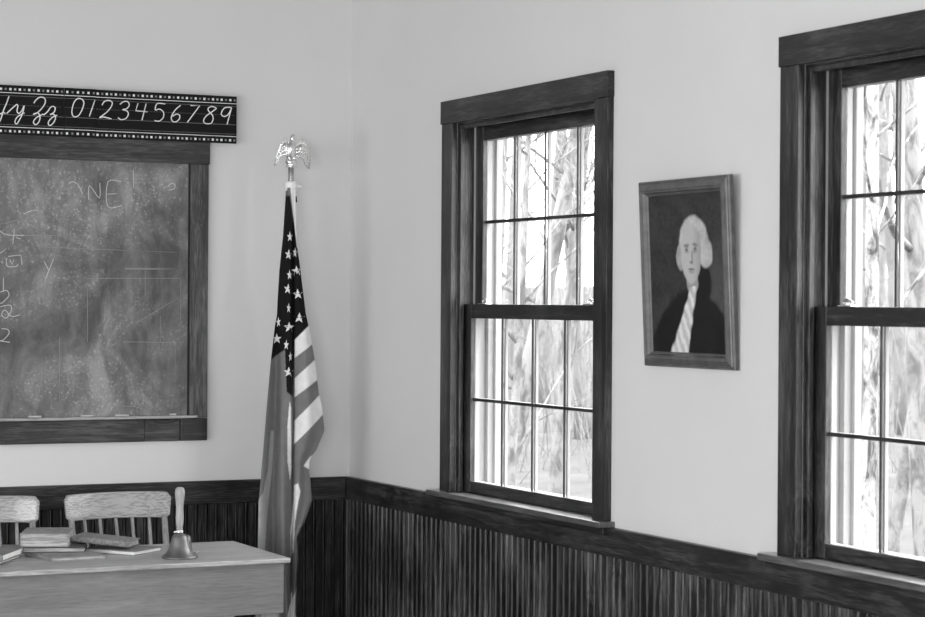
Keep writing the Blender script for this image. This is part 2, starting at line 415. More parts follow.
PB('shadow_gap', (-.637, -.014, 1.141), (-.633, -.006, 2.044), M['gap'], 0)
ST = {"YZ":[[[-1.295,2.256],[-1.303,2.232],[-1.313,2.208],[-1.324,2.173],[-1.332,2.16]],[[-1.327,2.192],[-1.315,2.198],[-1.307,2.195]],[[-1.303,2.195],[-1.287,2.211],[-1.273,2.224],[-1.268,2.228],[-1.264,2.222],[-1.267,2.206],[-1.261,2.197],[-1.25,2.207],[-1.242,2.225],[-1.247,2.199],[-1.257,2.177],[-1.267,2.161],[-1.274,2.167],[-1.267,2.183],[-1.251,2.195],[-1.24,2.2]],[[-1.208,2.235],[-1.2,2.247],[-1.186,2.257],[-1.17,2.254],[-1.168,2.238],[-1.18,2.218],[-1.196,2.202],[-1.21,2.196],[-1.196,2.202],[-1.188,2.196],[-1.186,2.182],[-1.193,2.166],[-1.203,2.161],[-1.209,2.17],[-1.2,2.184],[-1.184,2.194],[-1.174,2.199]],[[-1.174,2.195],[-1.16,2.207],[-1.148,2.224],[-1.138,2.227],[-1.132,2.22],[-1.137,2.206],[-1.15,2.198],[-1.139,2.2],[-1.131,2.191],[-1.135,2.175],[-1.147,2.161],[-1.155,2.162],[-1.156,2.172],[-1.145,2.186],[-1.131,2.195],[-1.125,2.196]]],"D01":[[[-1.035,2.256],[-1.05,2.259],[-1.064,2.247],[-1.072,2.222],[-1.072,2.203],[-1.064,2.194],[-1.049,2.199],[-1.037,2.219],[-1.03,2.243],[-1.035,2.256]],[[-0.99,2.257],[-1.01,2.198]]],"D29":[[[-0.965,2.239],[-0.957,2.252],[-0.94,2.257],[-0.928,2.25],[-0.933,2.233],[-0.95,2.213],[-0.973,2.195],[-0.96,2.198],[-0.93,2.192]],[[-0.9,2.245],[-0.887,2.255],[-0.872,2.256],[-0.866,2.244],[-0.875,2.231],[-0.89,2.227],[-0.875,2.223],[-0.869,2.212],[-0.877,2.197],[-0.895,2.191],[-0.907,2.198]],[[-0.834,2.252],[-0.842,2.225],[-0.799,2.223]],[[-0.804,2.252],[-0.819,2.192]],[[-0.733,2.254],[-0.763,2.254],[-0.77,2.231],[-0.755,2.235],[-0.74,2.225],[-0.74,2.206],[-0.755,2.192],[-0.773,2.193]],[[-0.676,2.252],[-0.696,2.234],[-0.71,2.209],[-0.706,2.194],[-0.693,2.192],[-0.681,2.202],[-0.679,2.215],[-0.691,2.22],[-0.706,2.211]],[[-0.639,2.253],[-0.604,2.254],[-0.65,2.192]],[[-0.54,2.247],[-0.555,2.253],[-0.567,2.25],[-0.573,2.242],[-0.567,2.232],[-0.556,2.222],[-0.553,2.208],[-0.56,2.193],[-0.573,2.19],[-0.585,2.192],[-0.589,2.202],[-0.58,2.217],[-0.563,2.23],[-0.54,2.247]],[[-0.483,2.252],[-0.496,2.253],[-0.511,2.249],[-0.521,2.234],[-0.521,2.224],[-0.511,2.219],[-0.498,2.225],[-0.488,2.24],[-0.483,2.252],[-0.49,2.227],[-0.5,2.191]]],"CH":[[[-1.076,1.96],[-1.064,1.967],[-1.047,1.961],[-1.035,1.942],[-1.027,1.925]],[[-1.005,1.906],[-1.002,1.955],[-0.966,1.912],[-0.965,1.966]],[[-0.887,1.973],[-0.935,1.971],[-0.936,1.884],[-0.886,1.887]],[[-0.937,1.927],[-0.901,1.93]],[[-0.843,2.013],[-0.841,1.95]],[[-0.839,1.932],[-0.838,1.928]],[[-0.716,1.958],[-0.703,1.972],[-0.688,1.968],[-0.691,1.954],[-0.708,1.948]],[[-1.237,1.85],[-1.193,1.867]],[[-1.319,1.789],[-1.302,1.778],[-1.273,1.775],[-1.234,1.776]],[[-1.268,1.798],[-1.274,1.744]],[[-1.262,1.767],[-1.245,1.762]],[[-1.231,1.852],[-1.214,1.861],[-1.183,1.865]],[[-1.163,1.685],[-1.147,1.656]],[[-1.13,1.694],[-1.158,1.623]],[[-1.296,1.695],[-1.293,1.667],[-1.261,1.667],[-1.256,1.676]],[[-1.29,1.701],[-1.245,1.707],[-1.241,1.673]],[[-1.284,1.69],[-1.276,1.673],[-1.27,1.69]],[[-1.306,1.627],[-1.306,1.577]],[[-1.317,1.577],[-1.295,1.583],[-1.286,1.566],[-1.306,1.543],[-1.317,1.537]],[[-1.317,1.526],[-1.283,1.532],[-1.277,1.515],[-1.294,1.487],[-1.311,1.498],[-1.3,1.515],[-1.277,1.493],[-1.249,1.498]],[[-1.311,1.45],[-1.291,1.448],[-1.285,1.434],[-1.305,1.411],[-1.316,1.408],[-1.282,1.403]],[[-1.318,1.712],[-1.301,1.723]],[[-1.312,1.684],[-1.311,1.677]]],"CF":[[[-0.829,1.47],[-0.671,1.564]],[[-1.014,1.628],[-0.664,1.632],[-0.663,1.404]],[[-1.007,1.601],[-1.006,1.404]],[[-0.796,1.67],[-0.796,1.564]],[[-1.188,1.736],[-0.679,1.725]],[[-1.115,1.777],[-1.115,1.705]],[[-0.877,1.404],[-0.683,1.401],[-0.683,1.283]],[[-0.916,1.179],[-0.834,1.173],[-0.765,1.156]],[[-1.106,1.418],[-1.105,1.169]],[[-1.24,1.774],[-1.115,1.777]],[[-0.945,1.378],[-0.884,1.411]],[[-0.74,1.497],[-0.739,1.404]],[[-1.211,1.777],[-1.072,1.777]],[[-1.156,1.775],[-1.156,1.735]],[[-1.182,1.735],[-1.17,1.763],[-1.156,1.775]],[[-1.113,1.776],[-1.11,1.727]],[[-1.183,1.998],[-1.109,2.015]],[[-1.006,1.791],[-0.956,1.815]],[[-0.878,1.821],[-0.845,1.82]],[[-1.319,1.812],[-1.261,1.827],[-1.193,1.872]]],"CS":[[[-0.872,1.664],[-0.671,1.666]],[[-0.813,1.218],[-0.812,1.185]],[[-0.931,1.38],[-0.884,1.408]],[[-0.767,2.029],[-0.78,1.979]],[[-1.301,1.994],[-1.296,1.937]],[[-0.846,2.008],[-0.841,1.94]]]}
def strokes(name, L, r_, m, parent, off, y, flat=.25, n=6, rev=None):
    b = MB()
    for s_ in L:
        pts = [(p[0] - off[0], y, p[1] - off[2]) for p in s_]
        pts = smooth_path(pts, 4) if len(pts) > 3 else [Vector(q) for q in pts]
        b.tube(pts, r_, n, 0, flat)
    return b.build(name, m, parent)
o = strokes('chalk_writing', ST['CH'], .0016, M['chalk'], bb, (-1.45, 0, 1.048), -.0082)
o['label'] = 'white chalk letters'
strokes('chalk_lines', ST['CF'], .0012, M['chalk_faint'], bb, (-1.45, 0, 1.048), -.0082)
strokes('chalk_smears', ST['CS'], .0035, M['chalk_smear'], bb, (-1.45, 0, 1.048), -.0082, .05)
rnd = random.Random(5)
for q in range(4):
    b = MB(); x0 = -1.25 + q * .17 + rnd.random() * .05
    b.tube([(x0, -.03 + rnd.random() * .01, 1.144), (x0 + .02 + rnd.random() * .03, -.028, 1.144)], .003, 10)
    c = b.build('chalk_stick', M['chalk'])
    tag(c, ['white chalk stub on the ledge, leftmost of the four', 'white chalk stub on the ledge, second from the left',
            'white chalk stub on the ledge, third from the left', 'white chalk stub on the ledge, nearest the right frame'][q], 'chalk', 'chalk stubs on the blackboard ledge')

# ------------------------------------------------------------------ alphabet and number cards
ZC0, ZC1 = 2.123, 2.294
def card(x0, x1, y, words, label, cat='card', dz=0.0):
    r0 = empty('alphabet_card' if 'lphabet' in label else 'number_card', (x0, 0, ZC0)); tag(r0, label, cat, 'classroom writing cards above the blackboard')
    H_ = ZC1 - ZC0
    MB().box((0, y - .0012, dz), (x1 - x0, y, H_ + dz)).build('card_sheet', M['card'], r0)
    b = MB(); yf = y - .0016
    for fr, th, mi in ((.155, .0022, 0), (.85, .0022, 0), (.215, .0010, 1), (.60, .0014, 1), (.80, .0010, 1)):
        z = H_ * (1 - fr) + dz; b.box((0, yf, z - th / 2), (x1 - x0, y - .0012, z + th / 2), mi)
    z = H_ * (1 - .40) + dz; q = .003
    while q < x1 - x0 - .01: b.box((q, yf, z - .0004), (q + .007, y - .0012, z + .0004), 1); q += .011
    b.build('ruled_lines', [M['card_white'], M['card_dim']], r0)
    b = MB()
    for fr in (.082, .932):
        n = int((x1 - x0) / .0164)
        for i in range(n):
            cx_ = (i + .5) * (x1 - x0) / n; z = H_ * (1 - fr) + dz; h = .0040 if i % 2 == 0 else .0036
            b.box((cx_ - h, yf, z - h), (cx_ + h, y - .0012, z + h), [1, 2, 1, 1][(i // 2) % 4] if i % 2 else 0)
    b.build('border_dots', [M['card_white'], M['card_dim'], plain('pale print', .5)], r0, .0012)
    strokes('lettering', words, .0023, M['card_white'], r0, (x0, 0, ZC0), y - .0014, .2)
    return r0
card(-1.86, -1.1005, -.0265, ST['YZ'], 'black cursive alphabet card with white letters ending in Zz, above the blackboard')
card(-1.0995, -.985, -.0275, ST['D01'], 'short black card with the white numbers 0 and 1 above the blackboard')
card(-.989, -.4635, -.0290, ST['D29'], 'black card with the white numbers 2 to 9 above the blackboard', dz=-.001)

# ------------------------------------------------------------------ flag and pole
FX, FY = -.336, -.25
fp = empty('flagpole', (FX, FY, 0)); tag(fp, 'tall metal flagpole with a bright eagle on top, standing in the corner', 'flagpole')
MB().lathe([(0, 0), (.15, 0), (.155, .012), (.15, .022), (.06, .035), (.03, .06), (.022, .12), (.02, .13), (0, .13)]).build('base', M['pole_metal'], fp)
MB().lathe([(0, .12), (.0105, .12), (.0105, 2.034), (0, 2.034)], n=20).build('pole', M['pole_metal'], fp)
cl = MB().lathe([(.0115, 1.945), (.019, 1.945), (.021, 1.955), (.021, 1.972), (.018, 1.978), (.0115, 1.978)], n=24)
cl.tube([(.018, -.004, 1.962), (.040, -.008, 1.962)], .006, 10)
cl.build('collar', M['white_plastic'], fp)
eg = MB()
def ell(b, c, r_, n=20, m=12, rot=None):
    vs = []; fs = []
    for i in range(m + 1):
        t = PI * i / m
        for j in range(n):
            q = 2 * PI * j / n; p = Vector((r_[0]*math.sin(t)*math.cos(q), r_[1]*math.sin(t)*math.sin(q), r_[2]*math.cos(t)))
            if rot: p = rot @ p
            vs.append(Vector(c) + p)
    for i in range(m):
        for j in range(n): fs.append((i*n+j, (i+1)*n+j, (i+1)*n+(j+1) % n, i*n+(j+1) % n))
    b.add(vs, fs, 0, True)
Z0 = 2.028
eg.lathe([(0, 0), (.019, 0), (.020, .004), (.014, .007), (.021, .014), (.022, .021), (.016, .029), (0, .031)], (0, 0, Z0), 24)
eg.tube(smooth_path([(0, .002, Z0 + .028), (-.004, 0, Z0 + .042), (-.004, -.006, Z0 + .068), (.000, -.004, Z0 + .088), (.003, -.003, Z0 + .101), (.003, -.006, Z0 + .110)]),
        [.009 + .010 * math.sin(PI * min(1, i / 13)) * (1 if i < 14 else .5) for i in range(20)] + [.007], 16)
ell(eg, (.003, -.009, Z0 + .112), (.0075, .010, .0075))
eg.tube([(.002, -.016, Z0 + .113), (-.003, -.023, Z0 + .111), (-.004, -.026, Z0 + .106)], [.0035, .0025, .0006], 8)
for sx in (-.008, .007):
    eg.tube([(sx, -.002, Z0 + .052), (sx * 1.3, -.006, Z0 + .036), (sx * 1.2, -.014, Z0 + .029)], [.009, .006, .003], 10)
ea = eg.build('eagle_finial', M['silver'], fp); ea['label'] = 'bright plated eagle with drooping spread wings'
tl = MB()
for i in range(5):
    a = (i - 2) * .22; tl.tube([(0, .004, Z0 + .055), (math.sin(a) * .02, .012, Z0 + .035), (math.sin(a) * .032, .020, Z0 + .014)], [.005, .005, .002], 8)
tl.build('tail', M['silver'], ea)
def wing(sgn, top, bot, feathers=9):
    """top and bottom outline run from shoulder to tip; feathers as ridges"""
    T_ = smooth_path([(p[0], 0, p[1]) for p in top], 8); B_ = smooth_path([(p[0], 0, p[1]) for p in bot], 8)
    n = min(len(T_), len(B_)); T_ = T_[:n]; B_ = B_[:n]; m = 14; vs = []; fs = []
    for side in (-1, 1):
        for i in range(n):
            for j in range(m + 1):
                t = j / m; p = T_[i].lerp(B_[i], t); u_ = i / (n - 1)
                ridge = .0020 * math.cos(t * 2 * PI * 2 + u_ * 2) + .0026 * abs(math.sin(u_ * PI * feathers)) * (t > .3)
                yb = .002 + .020 * u_ * u_ - .010 * math.sin(PI * u_)
                th = .0026 * (1 - .6 * t) + .0004
                vs.append((p.x, yb + (side * th) - (ridge if side < 0 else 0), p.z))
    N = n * (m + 1)
    for k_ in (0, 1):
        for i in range(n - 1):
            for j in range(m):
                a = k_ * N + i * (m + 1) + j; q = (a, a + 1, a + m + 2, a + m + 1)
                fs.append(q if k_ == 0 else q[::-1])
    rim = [i * (m + 1) for i in range(n)] + [(n - 1) * (m + 1) + j for j in range(1, m + 1)] + [i * (m + 1) + m for i in range(n - 2, -1, -1)] + [j for j in range(m - 1, 0, -1)]
    for i in range(len(rim)): a, c_ = rim[i], rim[(i + 1) % len(rim)]; fs.append((a, c_, c_ + N, a + N))
    b = MB(); b.add(vs, fs, 0, True); b.build('wing', M['silver'], ea)
def zc(p): return ((p[0] - 176) * .00056, 2.148 - (p[1] - 60) * .00053)
wing(-1, [zc(p) for p in ((165, 150), (142, 88), (112, 118), (88, 180), (76, 272))], [zc(p) for p in ((168, 205), (145, 212), (120, 208), (100, 226), (79, 278))])
wing(1, [zc(p) for p in ((195, 150), (243, 95), (286, 124), (312, 190), (318, 288))], [zc(p) for p in ((195, 200), (222, 218), (248, 226), (272, 262), (304, 294))])

# the flag: one pleated cloth, its stripes and field in the cloth itself
def fx(px): return FX + .004 + (px - 291) / 263.0
def fz(py): return 2.144 - (py - 135) / 280.6
LEFT = [(190, 287.5), (200, 287.2), (237, 284.0), (270, 279.7), (314, 277), (325, 275), (357, 271.5), (392, 268.5), (428, 265.7), (478, 262), (500, 260), (548, 259.7), (600, 268), (640, 278), (700, 284)]
RIGHT = [(190, 294.4), (200, 294.8), (245, 296.5), (270, 300), (314, 305.7), (325, 308.6), (357, 314.5), (393, 319.4), (410, 323), (430, 325.2), (436, 323), (450, 317), (458, 310.5), (470, 310), (480, 311.2), (500, 313.2), (521, 306), (536, 298.5), (560, 299.5), (600, 297.5), (640, 298), (700, 296)]
def interp(T, y):
    if y <= T[0][0]: return T[0][1]
    for (a, p), (b_, q) in zip(T, T[1:]):
        if y <= b_: return p + (q - p) * (y - a) / (b_ - a)
    return T[-1][1]
W_, G_, D_ = 0, 1, 2
POLY = [
 (D_, [(280, 196), (289, 196), (294, 230), (296.5, 250), (301, 270), (306, 314), (308, 325.5), (294.6, 339.5), (293.2, 396), (287, 391), (285, 349), (271.5, 359), (265, 359), (268, 300)]),
 (W_, [(289.2, 186), (300, 186), (300, 247), (296.2, 247), (293.2, 222)]),
 (W_, [(294.6, 339.5), (312, 322), (315, 342), (294.6, 357.6)]),
 (W_, [(294.6, 378), (318, 356.5), (321, 377), (294.6, 397)]),
 (W_, [(294.6, 420.5), (325, 389.5), (325, 413), (294.6, 443.7)]),
 (W_, [(290, 400), (291.6, 408), (292.0, 470), (291, 480), (288.2, 460), (288.0, 425)]),
 (3, [(271.3, 430), (274.5, 430), (273, 470), (268.5, 510), (266, 556), (258, 556), (258, 500), (264.5, 490), (268.5, 470)]),  # white stripe lying in shade, the shade put into its tone
 (W_, [(304, 465), (312, 455), (312, 470)]),
 (W_, [(295, 484), (299, 482), (301.5, 490), (299, 502), (296, 520), (294.8, 550), (292, 558), (291.5, 530), (293.5, 510), (294.5, 500)]),
 (W_, [(297.5, 588), (300, 580), (300, 625), (286, 628), (291, 605)]),
]
def inside(pl, x, y):
    c = False; n = len(pl); j = n - 1
    for i in range(n):
        xi, yi = pl[i]; xj, yj = pl[j]
        if (yi > y) != (yj > y) and x < (xj - xi) * (y - yi) / (yj - yi) + xi: c = not c
        j = i
    return c
def fold(x, y, l, r_):
    """depth of the cloth (m, towards the room) at a place; pleats follow the hang"""
    c = 293.3 + .5 * math.sin(y / 60)
    amp = max(.12, min(1, (y - 186) / 130.0)); k_ = max(0, min(1, (y - 300) / 90.0))
    d = .028
    t = (c - x) / max(c - l, .1) if x < c else (x - c) / max(r_ - c, .1)
    if x < c:
        d += .022 * amp * math.sin(t * PI * (1.5 + .9 * k_)) + .009 * amp * k_ * math.sin(t * 12 + y / 50)
    else:
        d += .024 * amp * math.sin(t * PI * .92) + .006 * amp * k_ * math.sin(t * 8 + y / 40)
    g_ = (x - c) / 1.1; d -= .012 * amp * math.exp(-g_ * g_)
    return d
def dye_and_shade(x, y):
    mi = G_
    for m_, pl in POLY:
        if inside(pl, x, y): mi = m_
    return (.85, .20, .012, .42)[mi]
def flag():
    b = MB(); y0, y1, ny, nx = 188.0, 690.0, 560, 110
    vs = []; cols = []; n = nx + 1
    for i in range(ny + 1):
        y = y0 + (y1 - y0) * i / ny; l, r_ = interp(LEFT, y), interp(RIGHT, y)
        for j in range(n):
            x = l + (r_ - l) * j / nx; d = fold(x, y, l, r_)
            vs.append((fx(x) - FX - d * .385, -d, fz(y)))
            cols.append(.5 * (dye_and_shade(x + .2, y - .3) + dye_and_shade(x - .2, y + .3)))
    b.v = list(vs)
    for i in range(ny):
        for j in range(nx):
            a = i * n + j; b.f.append((a, a + n, a + n + 1, a + 1)); b.m.append(0); b.smooth.append(True)
    # back of the bundle, closing it round the pole
    for i in range(ny + 1):
        y = y0 + (y1 - y0) * i / ny; am = max(.12, min(1, (y - 186) / 130.0))
        for j in range(n):
            t = j / nx; p = vs[i * n + j]; e = min(1, 6 * t, 6 * (1 - t))
            back = .013 + .012 * am * (1 + math.sin(t * 12 + y / 70))
            b.v.append((p[0], p[1] + e * (back - p[1]) + .0004, p[2])); cols.append(cols[i * n + j])
    o_ = n * (ny + 1)
    for i in range(ny):
        for j in range(nx):
            a = o_ + i * n + j; b.f.append((a, a + 1, a + n + 1, a + n)); b.m.append(0); b.smooth.append(True)
    return b, cols
fl = empty('flag', (FX, FY, 0)); tag(fl, 'striped flag with white stars on a dark field, hanging furled from the eagle pole', 'flag')
k = NT('dyed flag cloth'); at = k.n('ShaderNodeAttribute', attribute_name='dye_and_shade'); tc = k.n('ShaderNodeTexCoord')
nz = k.n('ShaderNodeTexNoise', i_Scale=30.0, i_Detail=5.0); k.l(tc.outputs['Object'], nz.inputs['Vector'])
k.l(k.mul(at.outputs['Color'], k.ramp(nz.outputs['Fac'], [(.3, .86), (.7, 1.0)])), k.b.inputs['Base Color']); k.b.inputs['Roughness'].default_value = .85; k.b.inputs['Specular IOR Level'].default_value = .1
nz = k.n('ShaderNodeTexNoise', i_Scale=400.0); k.l(tc.outputs['Object'], nz.inputs['Vector']); bp = k.n('ShaderNodeBump', i_Strength=.3, i_Distance=.001); k.l(nz.outputs['Fac'], bp.inputs['Height']); k.l(bp.outputs[0], k.b.inputs['Normal'])
fb, fc = flag(); clo = fb.build('cloth', k.m, fl)
clo.data.color_attributes.new('dye_and_shade', 'FLOAT_COLOR', 'POINT').data.foreach_set('color', [q for v in fc for q in (v, v, v, 1)])
STARS = [(289.2, 237, .55, 1), (288, 254.8, .7, 1), (294.4, 252.7, .45, 1), (296.2, 270.9, 1, 1), (289.2, 275, .55, 1), (287.6, 289, .8, 1), (297.5, 294, 1, 1),
         (299, 317.6, 1.1, 1), (289, 327, 1, 1), (276.8, 338.6, .95, 1), (286.3, 344.5, .5, 1), (288.8, 371.6, .95, 1), (278.3, 322, .45, 1), (288.5, 308, .4, 1), (290.5, 356, .35, 1)]
for (sx, sy, wd, _) in STARS:
    if not wd: continue
    b = MB(); vs = []; R0 = 5.4
    l, r_ = interp(LEFT, sy), interp(RIGHT, sy)
    def pt(ax, az, off):
        x = min(max(sx + ax * wd, l + .4), r_ - .4); d = fold(x, sy + az, interp(LEFT, sy + az), interp(RIGHT, sy + az)) + off
        return (fx(x) - FX + d * -.385, -d, fz(sy + az))
    for off in (.0022, .0002):
        vs.append(pt(0, 0, off))
        for i in range(10):
            a = PI / 2 + i * PI / 5 + .12 * math.sin(sx); rr = R0 if i % 2 == 0 else R0 * .42
            vs.append(pt(rr * math.cos(a), -rr * math.sin(a), off))
    fs = [(0, 1 + i, 1 + (i + 1) % 10) for i in range(10)] + [(1 + i, 12 + i, 12 + (i + 1) % 10, 1 + (i + 1) % 10) for i in range(10)]
    b.add(vs, fs, 0); b.build('star', M['flag_white'], fl)
hh = MB(); hh.tube([(.013, -.014, 1.925), (.013, -.020, 1.905)], .0035, 8); hh.build('grommet', M['flag_dark'], fl)

# ------------------------------------------------------------------ portrait
pr = empty('portrait', (0, 0, 0)); tag(pr, 'framed portrait of a pale haired person in dark coat and white neckcloth, between the windows', 'picture')
# local frame: a = along wall towards viewer (-Y), c = up, depth = out of the wall
PW, PH = .468, .515
def ring(prof, W2, H2, b, mi=0):
    """prof: list of (inset, height out)"""
    rings = [[(-W2/2 + i_, -H2/2 + i_, h), (W2/2 - i_, -H2/2 + i_, h), (W2/2 - i_, H2/2 - i_, h), (-W2/2 + i_, H2/2 - i_, h)] for i_, h in prof]
    vs = [Vector(p) for r_ in rings for p in r_]; fs = []
    for i in range(len(rings) - 1):
        for j in range(4): fs.append((i*4+j, i*4+(j+1) % 4, (i+1)*4+(j+1) % 4, (i+1)*4+j))
    b.add(vs, fs, mi)
b = MB(); ring([(0, 0), (0, .010), (.004, .014), (.008, .014), (.010, .017), (.024, .022), (.028, .020), (.032, .020), (.036, .012), (.040, .010), (.042, .006), (.042, 0)], PW, PH, b)
fr = b.build('picture_frame', M['frame_wood'], pr)
b = MB(); b.box((-PW/2 + .003, -PH/2 + .003, -.002), (PW/2 - .003, PH/2 - .003, .002)); b.build('backing', M['gap'], pr)
def face_tone(u_, v_):
    """pigment of a plain generic bust; u right, v up, 0..1"""
    n = noise.noise(Vector((u_ * 7, v_ * 9, 3.1))) * .6 + noise.noise(Vector((u_ * 24, v_ * 34, 1.7))) * .4
    nf = noise.noise(Vector((u_ * 60, v_ * 60, 5.7)))
    uu = u_ + .012 * noise.noise(Vector((u_ * 14, v_ * 14, 9))); vv = v_ + .012 * noise.noise(Vector((u_ * 14, v_ * 14, 4)))
    def e(cx_, cy_, rx, ry, s_=1.0):
        q = ((uu - cx_) / rx) ** 2 + ((vv - cy_) / ry) ** 2
        return max(0, min(1, (1 - q) * s_))
    c = .035 + .022 * n + .012 * nf + .035 * max(0, min(1, (u_ - .55) * 3)) * max(0, min(1, (.75 - v_) * 4)) + .05 * max(0, nf - .35) * (v_ > .8)
    def mix(c, v, a): return c * (1 - a) + v * a
    sh = .42 - 1.0 * (uu - .56) ** 2
    c = mix(c, .010 + .006 * n, max(0, min(1, (sh - vv) * 25)))
    c = mix(c, .010, e(.66, .44, .17, .17, 3))
    c = mix(c, .30, e(.57, .455, .085, .09, 4))
    wv = .050 + max(0, .40 - vv) * .20; ctr = .575 - max(0, .40 - vv) * .52
    if vv < .42: c = mix(c, .60 + .12 * math.sin(uu * 70 + vv * 40) + .1 * nf, max(0, min(1, (wv - abs(uu - ctr)) * 40)))
    c = mix(c, .46 + .16 * n + .1 * nf, e(.60, .70, .200, .170, 4))
    c = mix(c, .44 + .2 * n, e(.75, .62, .10, .10, 3)); c = mix(c, .34 + .2 * n, e(.415, .60, .055, .09, 3))
    lit = .46 - 1.5 * max(0, uu - .58) ** 1.0 * .9 + .03 * n
    c = mix(c, max(.16, lit), e(.560, .625, .140, .200, 5))
    for ex in (.505, .615):
        c = mix(c, .20, e(ex, .675, .045, .018, 1.2)); c = mix(c, .10, e(ex, .648, .026, .012, 1.5)); c = mix(c, .22, e(ex, .635, .040, .016, .8))
    c = mix(c, .24, e(.578, .60, .016, .060, 1.0)); c = mix(c, .20, e(.562, .568, .032, .012, 1.4)); c = mix(c, .17, e(.560, .524, .048, .008, 2)); c = mix(c, .27, e(.56, .508, .04, .012, 1))
    return max(.006, c)
nw, nh = 150, 170; cwid, chei = PW - .080, PH - .080
vs = []; cc = []
for i in range(nh + 1):
    for j in range(nw + 1):
        u_, v_ = j / nw, i / nh; vs.append(((u_ - .5) * cwid, (v_ - .5) * chei, .006)); cc.append(face_tone(u_, v_))
fs = [(i*(nw+1)+j, i*(nw+1)+j+1, (i+1)*(nw+1)+j+1, (i+1)*(nw+1)+j) for i in range(nh) for j in range(nw)]
b = MB(); b.add(vs, fs)
k = NT('painted canvas'); at = k.n('ShaderNodeAttribute', attribute_name='pigment'); k.l(at.outputs['Color'], k.b.inputs['Base Color']); k.b.inputs['Roughness'].default_value = .5; k.b.inputs['Specular IOR Level'].default_value = .2
tc = k.n('ShaderNodeTexCoord'); nz = k.n('ShaderNodeTexNoise', i_Scale=220.0); k.l(tc.outputs['Object'], nz.inputs['Vector']); bp = k.n('ShaderNodeBump', i_Strength=.3, i_Distance=.001); k.l(nz.outputs['Fac'], bp.inputs['Height']); k.l(bp.outputs[0], k.b.inputs['Normal'])
cvs = b.build('painting', k.m, pr)
at_ = cvs.data.color_attributes.new('pigment', 'FLOAT_COLOR', 'POINT')
at_.data.foreach_set('color', [q for v in cc for q in (v, v, v, 1)])
# local x -> -Y, local y -> up (leaning forward), local z -> into the room (-X)
ang = math.atan2(.024, .515)
ax = Vector((0, -1, 0)); up_ = Vector((-math.sin(ang), 0, math.cos(ang))); ou = ax.cross(up_)
mt = Matrix((ax, up_, ou)).transposed().to_4x4(); mt.translation = Vector((-.016, -2.423, 1.634))
pr.matrix_world = mt

# ------------------------------------------------------------------ desk
DX0, DX1, DY0, DY1, DZ = -2.25, -.704, -1.224, -.700, .76
dk = empty('teacher_desk', (-1.48, -.96, 0)); tag(dk, 'pale wooden teacher desk with a deep plain apron, topped with books', 'desk')
def PD(name, a, b_, m, bevel=.002): return MB().box((a[0] + 1.48, a[1] + .96, a[2]), (b_[0] + 1.48, b_[1] + .96, b_[2])).build(name, m, dk, bevel)
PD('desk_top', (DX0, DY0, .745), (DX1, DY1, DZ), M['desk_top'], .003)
PD('front_apron', (DX0 + .012, DY0 + .030, .587), (DX1 - .011, DY0 + .050, .745), M['desk_x'])
PD('side_apron', (DX1 - .031, DY0 + .050, .587), (DX1 - .011, DY1 - .02, .745), M['desk_x'])
PD('side_apron', (DX0 + .012, DY0 + .050, .587), (DX0 + .032, DY1 - .02, .745), M['desk_x'])
for x0 in (DX1 - .076, DX0 + .022):
    for y0 in (DY0 + .050, DY1 - .075): PD('leg', (x0, y0, 0), (x0 + .055, y0 + .055, .587 if y0 < -1 else .745), M['desk_z'])

